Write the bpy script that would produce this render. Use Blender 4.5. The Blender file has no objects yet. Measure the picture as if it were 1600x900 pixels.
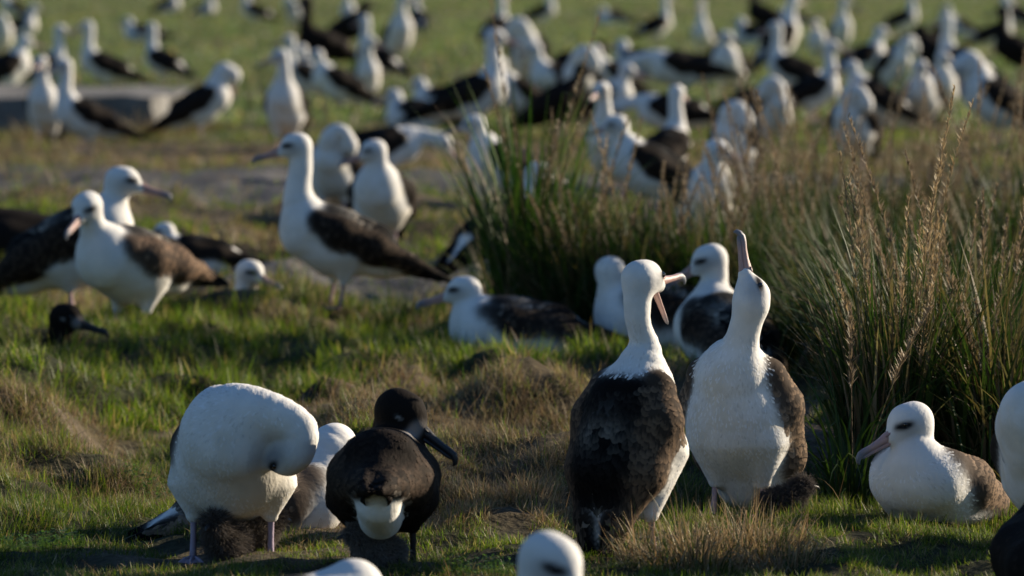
import bpy, math, random
import numpy as np
from mathutils import Vector
rnd = random.Random(7)
RS = np.random.RandomState(11)
S = bpy.context.scene
C = S.collection
# ------------------------------------------------------------------ camera, sky, sun, exposure
FPX = 8889.0          # focal length in pixels of a 1600 px wide picture
CAMZ = 1.35
HOR = -90.0           # picture row of the horizon
PITCH = math.atan((450 - HOR) / FPX)
cam_d = bpy.data.cameras.new("camera")
cam = bpy.data.objects.new("camera", cam_d); C.objects.link(cam)
cam.location = (0, 0, CAMZ)
cam.rotation_euler = (math.pi / 2 - PITCH, 0, 0)
cam_d.sensor_width = 36.0
cam_d.lens = 36.0 * FPX / 1600.0
cam_d.clip_start = 0.1; cam_d.clip_end = 5000
cam_d.dof.use_dof = True
cam_d.dof.focus_distance = 13.3
cam_d.dof.aperture_fstop = 5.1
cam_d.dof.aperture_blades = 9
S.camera = cam

SUN_EL = math.radians(19)
SUN_AZ = math.radians(60)      # clockwise from +Y (straight ahead) towards +X (right)
world = bpy.data.worlds.new("World"); S.world = world; world.use_nodes = True
wn = world.node_tree.nodes; wl = world.node_tree.links
bg = wn.get('Background')
sky = wn.new('ShaderNodeTexSky'); sky.sky_type = 'NISHITA'; sky.sun_disc = False
sky.sun_elevation = SUN_EL; sky.sun_rotation = SUN_AZ
sky.air_density = 1.2; sky.dust_density = 0.2; sky.ozone_density = 3.0
tint = wn.new('ShaderNodeMix'); tint.data_type = 'RGBA'; tint.blend_type = 'MULTIPLY'; tint.inputs[0].default_value = 1; tint.inputs[7].default_value = (0.84, 1.02, 1.28, 1)
wl.new(sky.outputs[0], tint.inputs[6]); wl.new(tint.outputs[2], bg.inputs[0]); bg.inputs[1].default_value = 0.0475
sd = bpy.data.lights.new("sun", 'SUN'); sun = bpy.data.objects.new("sun", sd); C.objects.link(sun)
sd.energy = 5.0; sd.angle = math.radians(0.5); sd.color = (1.0, 0.85, 0.64)
sv = Vector((math.sin(SUN_AZ) * math.cos(SUN_EL), math.cos(SUN_AZ) * math.cos(SUN_EL), math.sin(SUN_EL)))
sun.rotation_euler = sv.to_track_quat('Z', 'Y').to_euler()
sun.location = (30, 20, 15)
S.view_settings.view_transform = 'Standard'; S.view_settings.look = 'None'
S.view_settings.exposure = 0.85; S.view_settings.gamma = 1.0
S.view_settings.use_curve_mapping = False
S.render.engine = 'CYCLES'
S.cycles.max_bounces = 5; S.cycles.diffuse_bounces = 3; S.cycles.transmission_bounces = 3
S.cycles.glossy_bounces = 2; S.cycles.transparent_max_bounces = 4

# ------------------------------------------------------------------ helpers
def vnoise(x, y, seed=0):
    """smooth value noise, numpy arrays"""
    x = np.asarray(x, float); y = np.asarray(y, float)
    xi = np.floor(x).astype(np.int64); yi = np.floor(y).astype(np.int64)
    fx = x - xi; fy = y - yi
    fx = fx * fx * (3 - 2 * fx); fy = fy * fy * (3 - 2 * fy)
    def h(a, b):
        n = (a * 374761393 + b * 668265263 + seed * 1442695041) & 0xffffffff
        n = ((n ^ (n >> 13)) * 1274126177) & 0xffffffff
        n = n ^ (n >> 16)
        return (n & 0xffff) / 65535.0
    return (h(xi, yi) * (1 - fx) + h(xi + 1, yi) * fx) * (1 - fy) + (h(xi, yi + 1) * (1 - fx) + h(xi + 1, yi + 1) * fx) * fy
def fbm(x, y, seed=0, o=4):
    s = 0; a = 0.5; t = 0
    for k in range(o):
        s = s + a * vnoise(x * 2 ** k + 17.3 * k, y * 2 ** k - 9.1 * k, seed + k); t += a; a *= 0.5
    return s / t

def sstep(a, b, v):
    t = np.clip((v - a) / (b - a), 0, 1); return t * t * (3 - 2 * t)

HOLES = []            # nest hollows: x, y, radius, depth
MOUNDS = []
FLATS = []
def flatD(py): return FPX * CAMZ / (py - HOR)
def flatx(px, D): return (px - 800) / FPX * D
def addmound(px, py, rx, ry, h):
    D = flatD(py); MOUNDS.append((flatx(px, D), D, rx, ry, h))
def height(x, y):
    x = np.asarray(x, float); y = np.asarray(y, float)
    z = (fbm(x * 1.3, y * 0.8, 3, 4) - 0.5) * 0.07
    z = z + (fbm(x * 5.5, y * 3.5, 8, 3) - 0.5) * 0.085
    z = z * sstep(160, 60, np.abs(y))
    hp = fbm(x * 2.1 + 40, y * 1.25, 63, 3); hp = np.clip(hp - .42, 0, 1) ** .8 * .46 - .05
    fl = 1.0
    for (fx_, fy_, fr_) in FLATS: fl = fl * (1 - np.exp(-((x - fx_) / fr_) ** 2 - ((y - fy_) / (fr_ * 1.5)) ** 2))
    z = z + hp * sstep(12.5, 14.2, y + (vnoise(x * 1.5, x * .3, 9) - .5) * .8) * sstep(36, 19, y) * fl
    z = z + (fbm(x * 0.12, y * 0.08, 31, 3) - 0.5) * 0.22 * sstep(22, 40, y)
    for (mx, my, rx, ry, h) in MOUNDS:
        z = z + h * np.exp(-((x - mx) / rx) ** 2 - ((y - my) / ry) ** 2)
    return z
def ground(px, py):
    """point of the ground seen at pixel (1600 px picture)"""
    th = PITCH + math.atan((py - 450) / FPX)
    Ds = np.concatenate([np.arange(6, 60, .02), np.arange(60, 400, .1)]); xs_ = (px - 800) / FPX * Ds; zs = height(xs_, Ds)
    i = int(np.argmax(zs >= CAMZ - Ds * math.tan(th))); return float(xs_[i]), float(Ds[i]), float(zs[i])

def mesh_from(name, V, F3=None, F4=None, col=None, smooth=True, mats=(), midx=None, parent=None, link=True):
    me = bpy.data.meshes.new(name)
    V = np.asarray(V, np.float32)
    n3 = 0 if F3 is None else len(F3); n4 = 0 if F4 is None else len(F4)
    me.vertices.add(len(V)); me.vertices.foreach_set('co', V.ravel())
    loops = []; starts = []
    if n3: loops.append(np.asarray(F3, np.int32).ravel()); starts.append(np.arange(n3) * 3)
    if n4: loops.append(np.asarray(F4, np.int32).ravel()); starts.append(n3 * 3 + np.arange(n4) * 4)
    loops = np.concatenate(loops); starts = np.concatenate(starts)
    me.loops.add(len(loops)); me.loops.foreach_set('vertex_index', loops.astype(np.int32))
    me.polygons.add(n3 + n4); me.polygons.foreach_set('loop_start', starts.astype(np.int32))
    me.polygons.foreach_set('use_smooth', np.full(n3 + n4, smooth, dtype=bool))
    for m in mats: me.materials.append(m)
    if midx is not None: me.polygons.foreach_set('material_index', np.asarray(midx, np.int32))
    if col is not None:
        c4 = np.ones((len(V), 4), np.float32); c4[:, :3] = np.asarray(col, np.float32)
        a = me.color_attributes.new('col', 'FLOAT_COLOR', 'POINT'); a.data.foreach_set('color', c4.ravel())
    me.update(calc_edges=True); me.validate()
    o = bpy.data.objects.new(name, me)
    if link: C.objects.link(o)
    if parent: o.parent = parent
    return o

class MB:
    """collects verts/faces/colours"""
    def __init__(s): s.V = []; s.F3 = []; s.F4 = []; s.C = []; s.n = 0
    def add(s, V, F3=None, F4=None, col=(1, 1, 1)):
        V = np.asarray(V, float); s.V.append(V)
        if F3 is not None and len(F3): s.F3.append(np.asarray(F3) + s.n)
        if F4 is not None and len(F4): s.F4.append(np.asarray(F4) + s.n)
        c = np.asarray(col, float)
        if c.ndim == 1: c = np.tile(c, (len(V), 1))
        s.C.append(c); s.n += len(V)
    def build(s, name, mats, parent=None, smooth=True, link=True):
        return mesh_from(name, np.concatenate(s.V), np.concatenate(s.F3) if s.F3 else None,
                         np.concatenate(s.F4) if s.F4 else None, np.concatenate(s.C), smooth, mats, None, parent, link)
    def tube(s, pts, rad, col, n=8, caps=True, flat=None):
        """rings round a polyline; rad = list of radius or (rside, rup)"""
        pts = np.asarray(pts, float); k = len(pts)
        t = np.gradient(pts, axis=0); t /= np.linalg.norm(t, axis=1)[:, None] + 1e-9
        ref = np.array(flat if flat is not None else (0, 1, 0), float)
        V = []
        for i in range(k):
            up = np.cross(t[i], ref); 
            if np.linalg.norm(up) < 1e-4: up = np.cross(t[i], (1, 0, 0))
            up /= np.linalg.norm(up); sd_ = np.cross(up, t[i])
            r = rad[i]; ra, rb = (r, r) if np.isscalar(r) else r
            for j in range(n):
                a = 2 * math.pi * j / n
                V.append(pts[i] + sd_ * math.cos(a) * ra + up * math.sin(a) * rb)
        F4 = [(i * n + j, i * n + (j + 1) % n, (i + 1) * n + (j + 1) % n, (i + 1) * n + j) for i in range(k - 1) for j in range(n)]
        F3 = []
        if caps:
            V.append(pts[0]); V.append(pts[-1])
            F3 = [(k * n, (j + 1) % n, j) for j in range(n)] + [(k * n + 1, (k - 1) * n + j, (k - 1) * n + (j + 1) % n) for j in range(n)]
        c = np.asarray(col, float)
        if c.ndim == 2:
            c = np.concatenate([np.repeat(c, n, axis=0)] + ([c[:1], c[-1:]] if caps else []))
        s.add(V, F3, F4, c)

def tag(o, label=None, cat=None, group=None, kind=None):
    if label: o['label'] = label
    if cat: o['category'] = cat
    if group: o['group'] = group
    if kind: o['kind'] = kind
    return o

# ------------------------------------------------------------------ materials
def newmat(name):
    m = bpy.data.materials.new(name); m.use_nodes = True
    nt = m.node_tree; return m, nt.nodes, nt.links, nt.nodes['Principled BSDF']
def attr_col(N, name='col'):
    a = N.new('ShaderNodeAttribute'); a.attribute_name = name; return a
def mat_plumage(name, bumpd=0.0028, scale=150, sheen=0.0, trans=0.0):
    m, N, L, P = newmat(name)
    a = attr_col(N); tc = N.new('ShaderNodeTexCoord')
    mp = N.new('ShaderNodeMapping'); mp.inputs['Scale'].default_value = (0.35, 1, 0.55)
    L.new(tc.outputs['Object'], mp.inputs['Vector'])
    n1 = N.new('ShaderNodeTexNoise'); n1.inputs['Scale'].default_value = scale; n1.inputs['Detail'].default_value = 3
    n2 = N.new('ShaderNodeTexNoise'); n2.inputs['Scale'].default_value = 22; n2.inputs['Detail'].default_value = 3
    L.new(mp.outputs[0], n1.inputs['Vector']); L.new(tc.outputs['Object'], n2.inputs['Vector'])
    r = N.new('ShaderNodeMapRange'); r.inputs['To Min'].default_value = 0.80; r.inputs['To Max'].default_value = 1.08
    L.new(n2.outputs[0], r.inputs[0])
    mx = N.new('ShaderNodeMix'); mx.data_type = 'RGBA'; mx.blend_type = 'MULTIPLY'; mx.inputs[0].default_value = 1
    L.new(a.outputs['Color'], mx.inputs[6]); L.new(r.outputs[0], mx.inputs[7])
    L.new(mx.outputs[2], P.inputs['Base Color'])
    ad = N.new('ShaderNodeMath'); ad.operation = 'ADD'; L.new(n1.outputs[0], ad.inputs[0]); L.new(n2.outputs[0], ad.inputs[1])
    b = N.new('ShaderNodeBump'); b.inputs['Strength'].default_value = 0.55; b.inputs['Distance'].default_value = bumpd
    L.new(ad.outputs[0], b.inputs['Height']); L.new(b.outputs[0], P.inputs['Normal'])
    P.inputs['Roughness'].default_value = 0.8; P.inputs['Specular IOR Level'].default_value = 0.05
    P.inputs['Sheen Weight'].default_value = sheen; P.inputs['Sheen Roughness'].default_value = 0.5
    return m
def mat_leaf(name, trans=0.45, rough=0.5, spec=0.3, tm=(1.2, 1.3, 0.8, 1)):
    m, N, L, P = newmat(name)
    a = attr_col(N); L.new(a.outputs['Color'], P.inputs['Base Color'])
    P.inputs['Roughness'].default_value = rough; P.inputs['Specular IOR Level'].default_value = spec
    t = N.new('ShaderNodeBsdfTranslucent'); mul = N.new('ShaderNodeMix'); mul.data_type = 'RGBA'; mul.blend_type = 'MULTIPLY'
    mul.inputs[0].default_value = 1; mul.inputs[7].default_value = tm
    L.new(a.outputs['Color'], mul.inputs[6]); L.new(mul.outputs[2], t.inputs[0])
    mx = N.new('ShaderNodeMixShader'); mx.inputs[0].default_value = trans
    L.new(P.outputs[0], mx.inputs[1]); L.new(t.outputs[0], mx.inputs[2])
    L.new(mx.outputs[0], N['Material Output'].inputs[0]); return m
def mat_simple(name, rough=0.45, spec=0.5, bump=0.0, scale=300):
    m, N, L, P = newmat(name); a = attr_col(N); L.new(a.outputs['Color'], P.inputs['Base Color'])
    P.inputs['Roughness'].default_value = rough; P.inputs['Specular IOR Level'].default_value = spec
    if bump:
        n = N.new('ShaderNodeTexNoise'); n.inputs['Scale'].default_value = scale; b = N.new('ShaderNodeBump')
        b.inputs['Distance'].default_value = bump; b.inputs['Strength'].default_value = 0.6
        L.new(n.outputs[0], b.inputs['Height']); L.new(b.outputs[0], P.inputs['Normal'])
    return m
M_PLUM = mat_plumage('plumage')
M_BILL = mat_simple('bill_horn', 0.38, 0.45, 0.0006, 220)
M_EYE = mat_simple('eye_gloss', 0.08, 0.8)
M_BLADE = mat_leaf('grass_blade', 0.50, 0.5, 0.35)
M_TALL = mat_leaf('tall_blade', 0.24, 0.55, 0.16, (1.1, 1.3, .6, 1))
M_STRAW = mat_leaf('dry_straw', 0.30, 0.6, 0.25, (1.1, 1.0, .9, 1))
M_DOWN = mat_leaf('chick_down', 0.25, 0.8, 0.1, (1, 1, 1, 1))
# ------------------------------------------------------------------ birds: one implicit surface per body
WHITE = (0.80, 0.79, 0.76); BLACK = (0.004, 0.0037, 0.004); BROWN = (0.020, 0.015, 0.012); LEG = (0.42, 0.30, 0.32)
SOOT = (0.014, 0.011, 0.0095)
def nrm(v): v = np.asarray(v, float); return v / (np.linalg.norm(v) + 1e-12)
def sd_cone(P, a, b, r1, r2):
    ba = b - a; l2 = float(ba @ ba) + 1e-12
    pa = P - a; h = np.clip((pa @ ba) / l2, 0, 1)
    d = pa - h[:, None] * ba
    return np.sqrt((d * d).sum(1)) - (r1 + (r2 - r1) * h)
class Field:
    def __init__(s): s.p = []; s.floor = None
    def cone(s, a, b, r1, r2, col=WHITE, k=0.03, sc=None):
        s.p.append((np.array(a, float), np.array(b, float), r1, r2, np.array(col, float), k, sc))
    def chain(s, pts, rr, col, k):
        s.p.append((pts, pts, max(rr), max(rr), np.array(col, float), k, list(rr)))
    def ev(s, P, each=False):
        d = None; E = []
        for (a, b, r1, r2, col, k, sc) in s.p:
            if isinstance(sc, list):
                e = sd_cone(P, a[0], a[1], sc[0], sc[1])
                for i in range(1, len(a) - 1): e = np.minimum(e, sd_cone(P, a[i], a[i + 1], sc[i], sc[i + 1]))
            elif sc is not None:
                q = P.copy(); q[:, 1] = q[:, 1] / sc; a2 = a.copy(); b2 = b.copy(); a2[1] /= sc; b2[1] /= sc
                e = sd_cone(q, a2, b2, r1, r2)
            else: e = sd_cone(P, a, b, r1, r2)
            if each: E.append(e)
            if d is None: d = e
            else:
                h = np.maximum(k - np.abs(d - e), 0) / k
                d = np.minimum(d, e) - h * h * k * 0.25
        if s.floor is not None:
            e = s.floor - P[:, 2]; k = 0.03
            h = np.maximum(k - np.abs(d - e), 0) / k
            d = np.maximum(d, e) + h * h * k * 0.25
        return (d, np.array(E)) if each else d
    def grad(s, P, e=0.0015):
        G = np.empty_like(P)
        for i in range(3):
            q = P.copy(); q[:, i] += e; r = P.copy(); r[:, i] -= e
            G[:, i] = s.ev(q) - s.ev(r)
        G /= np.linalg.norm(G, axis=1)[:, None] + 1e-9
        return G
    def project(s, P, off=0.0, it=3):
        for _ in range(it):
            d = s.ev(P); P = P - s.grad(P) * np.clip(d - off, -0.02, 0.02)[:, None]
        return P
    def mesh(s, h):
        mn = np.min([np.minimum(np.min(np.atleast_2d(a), 0) - r1, np.min(np.atleast_2d(b), 0) - r2) for a, b, r1, r2, *_ in s.p], axis=0) - 0.035
        mx = np.max([np.maximum(np.max(np.atleast_2d(a), 0) + r1, np.max(np.atleast_2d(b), 0) + r2) for a, b, r1, r2, *_ in s.p], axis=0) + 0.035
        n = np.ceil((mx - mn) / h).astype(int) + 1
        ax = [mn[i] + h * np.arange(n[i]) for i in range(3)]
        # coarse pass to skip empty space
        G = np.stack(np.meshgrid(*ax, indexing='ij'), -1).reshape(-1, 3)
        cs = 4
        cn = [len(a[::cs]) for a in ax]
        Gc = np.stack(np.meshgrid(*[a[::cs] for a in ax], indexing='ij'), -1).reshape(-1, 3)
        dc = s.ev(Gc).reshape(cn)
        ii = [np.minimum((np.arange(n[i]) + cs // 2) // cs, cn[i] - 1) for i in range(3)]
        dn = dc[np.ix_(*ii)].ravel()
        D = dn.copy(); m = np.abs(dn) < h * cs * 1.8
        D[m] = s.ev(G[m]); D = D.reshape(n)
        V, F = surface_nets(D, mn, h)
        V = s.project(V, 0, 2)
        return V, F
def surface_nets(D, mn, h):
    sg = D < 0; nx, ny, nz = D.shape
    def c(dx, dy, dz): return (slice(dx, nx - 1 + dx), slice(dy, ny - 1 + dy), slice(dz, nz - 1 + dz))
    cor = [(a, b, e) for a in (0, 1) for b in (0, 1) for e in (0, 1)]
    cnt = sum(sg[c(*q)].astype(np.int8) for q in cor)
    act = (cnt > 0) & (cnt < 8)
    idx = -np.ones(act.shape, np.int64); I = np.argwhere(act); idx[act] = np.arange(len(I))
    acc = np.zeros((len(I), 3)); num = np.zeros(len(I))
    for q in cor:
        for ax in range(3):
            if q[ax] == 0:
                q2 = list(q); q2[ax] = 1
                d0 = D[c(*q)][act]; d1 = D[c(*q2)][act]
                m = (d0 < 0) != (d1 < 0)
                t = np.where(m, d0 / np.where(m, d0 - d1, 1), 0)
                p = np.tile(np.array(q, float), (len(I), 1)); p[:, ax] = t
                acc[m] += p[m]; num[m] += 1
    V = (I + acc / num[:, None]) * h + mn
    F = []
    for ax in range(3):
        o = [1, 1, 1]; o[ax] = 0
        sl0 = [slice(1, None)] * 3; sl0[ax] = slice(0, -1)
        sl1 = [slice(1, None)] * 3; sl1[ax] = slice(1, None)
        A = sg[tuple(sl0)]; B = sg[tuple(sl1)]
        E = np.argwhere(A != B)
        if not len(E): continue
        inside = A[tuple(E.T)]
        u = (ax + 1) % 3; v = (ax + 2) % 3
        base = E.copy()
        for k in range(3):
            if k != ax: base[:, k] += 1
        def cell(du, dv):
            q = base.copy(); q[:, u] -= du; q[:, v] -= dv
            ok = (q < np.array(idx.shape)).all(1) & (q >= 0).all(1)
            r = -np.ones(len(q), np.int64); r[ok] = idx[tuple(q[ok].T)]; return r
        a, b, c2, d = cell(0, 0), cell(1, 0), cell(1, 1), cell(0, 1)
        ok = (a >= 0) & (b >= 0) & (c2 >= 0) & (d >= 0)
        f = np.stack([a, b, c2, d], 1); f[~inside] = f[~inside][:, ::-1]
        F.append(f[ok])
    return V, np.concatenate(F)

def bez(p0, p1, p2, p3, n):
    t = np.linspace(0, 1, n)[:, None]
    return (1 - t) ** 3 * p0 + 3 * (1 - t) ** 2 * t * p1 + 3 * (1 - t) * t * t * p2 + t ** 3 * p3

def bird_mesh(pitch=22, zc=0.25, head=(0.15, 0, 0.585), hd=(1, 0, -0.15), hup=None, neck=None, h0=0.14, h1=0.12,
              d0=None, d1=None, nr=(0.080, 0.062, 0.049, 0.043, 0.041, 0.041), sit=False, dark=False, gape=0, bw=1.0, wingdrop=0.0,
              legs=((0.0, 0.055), (0.02, -0.055)), res=0.009, feathers=0, fluff=0, rump=False, legcol=LEG, wingout=0.0,
              wingcol=None, wup=0.0, face=1.0, fan=-.001, wtail=0.0, seed=1, bodylen=1.0, bs=1.0, kn=.04, hsz=1.0, tr=(.100, .112, .070), nobill=False, nomantle=False, legtop=None):
    rs = np.random.RandomState(seed)
    f = Field(); p = math.radians(pitch)
    a = np.array([math.cos(p), 0, math.sin(p)]); u = np.array([-math.sin(p), 0, math.cos(p)]); s = np.array([0, 1.0, 0])
    Cc = np.array([0, 0, zc])
    f0 = f.cone
    def P(l, y, v): v = v * bs; return Cc + a * l * bodylen + s * y * bw + u * v
    W = SOOT if dark else WHITE; BR = wingcol or (SOOT if dark else BROWN); BK = SOOT if dark else BLACK
    # trunk
    f.cone(P(.115, 0, -.012), P(0, 0, -.012), tr[0] * bs, tr[1] * bs, W, .05, bw)
    f.cone(P(0, 0, -.012), P(-.17, 0, 0.0), tr[1] * bs, tr[2] * bs, W, .05, bw)
    f.cone(P(-.17, 0, 0.0), P(-.29, 0, wtail), .068, .026, W, .04, bw)
    if sit:
        f.floor = -0.01
        f.cone(P(.11, .05, -.02), P(-.10, .05, -.02), .082 * bs, .082 * bs, W, .05); f.cone(P(.11, -.05, -.02), P(-.10, -.05, -.02), .082 * bs, .082 * bs, W, .05)
    # neck
    Hc = np.array(head, float); hd = nrm(hd)
    if hup is None: hup = (0, 0, 1) if abs(hd[2]) < 0.9 else -a
    hs = nrm(np.cross(hup, hd)); hu = nrm(np.cross(hd, hs))
    S0 = P(.125, 0, .02)
    if neck is None:
        e0 = nrm(a * .8 + np.array([0, 0, .8])) if d0 is None else nrm(d0)
        e1 = nrm(np.array([0, 0, -1.0]) - hd * .35) if d1 is None else nrm(d1)
        pts = bez(S0, S0 + e0 * h0, Hc + e1 * h1, Hc - hd * .012, 9)
    else:
        ctrl = np.array([S0] + [np.array(q, float) for q in neck] + [Hc - hd * .012])
        tt = np.linspace(0, len(ctrl) - 1, 12); pts = []
        for t in tt:       # catmull-rom
            i = min(int(t), len(ctrl) - 2); w = t - i
            q0 = ctrl[max(i - 1, 0)]; q1 = ctrl[i]; q2 = ctrl[i + 1]; q3 = ctrl[min(i + 2, len(ctrl) - 1)]
            pts.append(0.5 * (2 * q1 + (q2 - q0) * w + (2 * q0 - 5 * q1 + 4 * q2 - q3) * w * w + (3 * q1 - q0 - 3 * q2 + q3) * w ** 3))
        pts = np.array(pts)
    rr = np.interp(np.linspace(0, 1, len(pts)), np.linspace(0, 1, len(nr)), nr)
    pts = np.array([pts[0]] + [pts[i] * .5 + (pts[i - 1] + pts[i + 1]) * .25 for i in range(1, len(pts) - 1)] + [pts[-1]])
    f.chain(pts, rr, W, kn)
    # head
    f.cone(Hc - hd * .010, Hc + hd * .012 + hu * .004, .0425 * hsz, .041 * hsz, W, .02)
    f.cone(Hc + hd * .012, Hc + hd * .058 - hu * .013, .038 * hsz, .0175, W, .02)
    # mantle, wings, tail
    for my, mv in ((0, .058), (.036, .048), (-.036, .048)):
        f.cone(P(.060, my, mv), P(-.13, my, mv - .002), .052 * bs, .054 * bs, BK, .025)
    wo = wingout
    for sg in (1, -1):
        wd = wingdrop
        q = [(P(.100, sg * (.074 + wo), .025 + wup), .045, BR), (P(.02, sg * (.088 + wo), .018 - wd * .4), .058, BR), (P(-.12, sg * (.078 + wo * .6), .018 - wd * .7), .054, BR),
             (P(-.26, sg * (.045 + wo * .2), .022 - wd), .030, BK), (P(-.43, sg * .018, .012 - wd), .008, BK)]
        for i in range(4):
            f.cone(q[i][0], q[i + 1][0], q[i][1], q[i + 1][1], q[i][2], .022)
    f.cone(P(-.25, .022, .006), P(-.385, .03, wtail * 1.2), .022, .008, BK, .02)
    f.cone(P(-.25, -.022, .006), P(-.385, -.03, wtail * 1.2), .022, .008, BK, .02)
    if rump:
        f.cone(P(-.13, 0, -.080), P(-.25, 0, -.045), .048, .048, WHITE, .012)
    # thighs
    leglist = []
    if not sit:
        for (lx, ly) in legs:
            knee = np.array([lx - .012, ly, .105 if legtop is None else legtop])
            top = P(-.04, 0, -.05) + np.array([0, ly * 1.0, 0])
            f.cone(top, knee, .058, .0165, W, .03)
            leglist.append((knee, np.array([lx, ly, 0.012])))
    V, F = f.mesh(res)
    def colour(Vx):
        d, E = f.ev(Vx, True)
        w = np.exp(-(E - E.min(0)) / (.0022 if res > .008 else .0042)); w /= w.sum(0)
        c = w.T @ np.array([q[4] for q in f.p])
        # soft irregular edge between mantle and neck
        return c
    c = colour(V + (rs.rand(*V.shape) - .5) * (.004 if res > .008 else .009))
    dirt = sstep(.10, -.06, (V - Cc) @ u + .04) * sstep(.3, .8, vnoise(V[:, 0] * 30 + V[:, 1] * 25, V[:, 2] * 30, seed)) * (c.mean(1) > .4) * .35
    c = c * (1 - dirt[:, None] * np.array([.25, .35, .55]))
    # face
    fl = V - Hc; hx = fl @ hd; hz = fl @ hu; hy = fl @ hs
    eyec = (.029, .012)
    inhead = (np.linalg.norm(fl - hd * .02, axis=1) < .085)
    if not dark:
        e1 = ((hx - .036) / .021) ** 2 + ((hz - .009) / .0095) ** 2
        m = np.exp(-np.clip(e1, 0, 30) ** 1.3) * inhead
        e2 = ((hx - .022) / .036) ** 2 + ((hz + .006) / .022) ** 2
        m2 = np.clip(np.exp(-np.clip(e2 / face, 0, 30)) * inhead * np.clip((np.abs(hy) - .008) / .01, 0, 1) * .55 * face, 0, .9)
        c = c * (1 - m2[:, None]) + np.array([.26, .27, .29]) * m2[:, None]
        m = np.clip(m * 1.35, 0, 1) * np.clip((np.abs(hy) - .010) / .01, 0, 1)
        c = c * (1 - m[:, None]) + np.array([.018, .018, .020]) * m[:, None]
    else:
        e1 = ((hx - .052) / .014) ** 2 + ((hz + .012) / .024) ** 2
        m = np.exp(-np.clip(e1, 0, 30) ** 2) * inhead * .55
        c = c * (1 - m[:, None]) + np.array([.42, .40, .40]) * m[:, None]
        e1 = ((hx - .012) / .009) ** 2 + ((hz - .0) / .004) ** 2
        m = np.exp(-np.clip(e1, 0, 30) ** 2) * inhead * .5
        c = c * (1 - m[:, None]) + np.array([.5, .48, .46]) * m[:, None]
    B = MB(); B.add(V, None, F, c)
    # tarsi and webbed feet
    for (k, ft) in leglist:
        lp = [k + np.array([0, 0, .02]), k, k * .9 + ft * .1, k * .5 + ft * .5, ft + np.array([0, 0, .016]), ft]
        B.tube(lp, [.012, .0105, .0075, .0065, .0075, .009], legcol, 8)
        toes = []
        for ang, ln in ((-24, .070), (0, .080), (24, .070)):
            aa = math.radians(ang); e = ft + np.array([math.cos(aa) * ln, math.sin(aa) * ln, -.006]); toes.append(e)
            B.tube([ft, ft * .5 + e * .5 + np.array([0, 0, .002]), e], [.007, .006, .003], legcol, 6)
        z1 = np.array([0, 0, .003]); W4 = [ft + z1, toes[0] + z1, (toes[0] + toes[1]) / 2 + z1 - nrm(toes[1] - ft) * .012, toes[1] + z1, (toes[1] + toes[2]) / 2 + z1 - nrm(toes[1] - ft) * .012, toes[2] + z1]
        W4 += [w - 2 * z1 for w in W4]
        B.add(W4, [(0, 1, 2), (0, 2, 3), (0, 3, 4), (0, 4, 5), (6, 8, 7), (6, 9, 8), (6, 10, 9), (6, 11, 10)] +
              [(1, 7, 2), (2, 7, 8), (2, 8, 3), (3, 8, 9), (3, 9, 4), (4, 9, 10), (4, 10, 5), (5, 10, 11)], None, np.array(legcol) * .8)
    if feathers > 400:      # long flight feathers along the lower edge of each folded wing
        for sg in (1, -1):
            for i in range(7):
                q0 = P(-.10 - .01 * i, sg * (.100 - .006 * i), .012 - .006 * i - wingdrop * .6); q1 = P(-.30, sg * (.052 - .004 * i), .016 - .005 * i - wingdrop); q2 = P(-.445 + .016 * i, sg * (.016 + fan * i), .016 - .0045 * i - wingdrop)
                pts_ = bez(q0, q0 * .45 + q1 * .55, q1, q2, 7)
                cf = np.array(BK) * (.9 + 1.2 * rs.rand()) + (.012 if i in (2, 5) else 0)
                B.tube(pts_, [(.004, .002), (.012, .0035), (.014, .0035), (.0135, .003), (.012, .0025), (.009, .002), (.002, .001)], cf, 6, True, np.array([0, 1.0, 0]) * .55 + u * .8 * sg)
    # overlapping feathers
    def rows(idxs, Lf, Wf, lift, tint, rim, jit=.22):
        n = len(idxs)
        if n == 0: return
        Q = V[idxs]; L_ = Lf(Q); W_ = Wf(Q)
        nn = f.grad(Q); bk = -a[None, :] + 0 * nn
        # let the flow follow the neck for points on it
        tdir = bk - nn * (bk * nn).sum(1)[:, None]; tdir /= np.linalg.norm(tdir, axis=1)[:, None] + 1e-6
        side = np.cross(nn, tdir); ang = (rs.rand(n) - .5) * jit
        tdir = tdir * np.cos(ang)[:, None] + side * np.sin(ang)[:, None]; side = np.cross(nn, tdir)
        prof = [(0, .45), (.35, .95), (.7, 1.0), (.92, .62), (1.0, .18)]
        base = colour(Q); rv = .82 + .36 * rs.rand(n)
        PV = []; PC = []
        for (t, w) in prof:
            for sdx in (-1, 0, 1):
                v = Q + tdir * (t * L_)[:, None] + side * (sdx * w * .5 * W_)[:, None]
                PV.append((v, t, sdx)); 
        allv = np.concatenate([q[0] for q in PV]); 
        offs = np.concatenate([np.full(n, -.002 + t * lift + (0 if sdx else .0010)) for (_, t, sdx) in PV])
        d = f.ev(allv); g = f.grad(allv)
        for _ in range(2):
            d = f.ev(allv); allv = allv - g * np.clip(d - offs, -.03, .03)[:, None]
        cc = np.concatenate([base * rv[:, None] * (tint if (sdx == 0 and t < .8) else (rim if t > .6 else (tint + rim) / 2)) for (_, t, sdx) in PV])
        k = 15; Vn = allv.reshape(k, n, 3).transpose(1, 0, 2).reshape(-1, 3); Cn = cc.reshape(k, n, 3).transpose(1, 0, 2).reshape(-1, 3)
        q = np.array([(r * 3 + j, r * 3 + j + 1, r * 3 + j + 4, r * 3 + j + 3) for r in range(4) for j in range(2)])
        Fn = (q[None] + (np.arange(n) * k)[:, None, None]).reshape(-1, 4)
        B.add(Vn, None, Fn, np.clip(Cn, 0, .85))
    lum = c.mean(1); lc = (V - Cc) @ a
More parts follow.
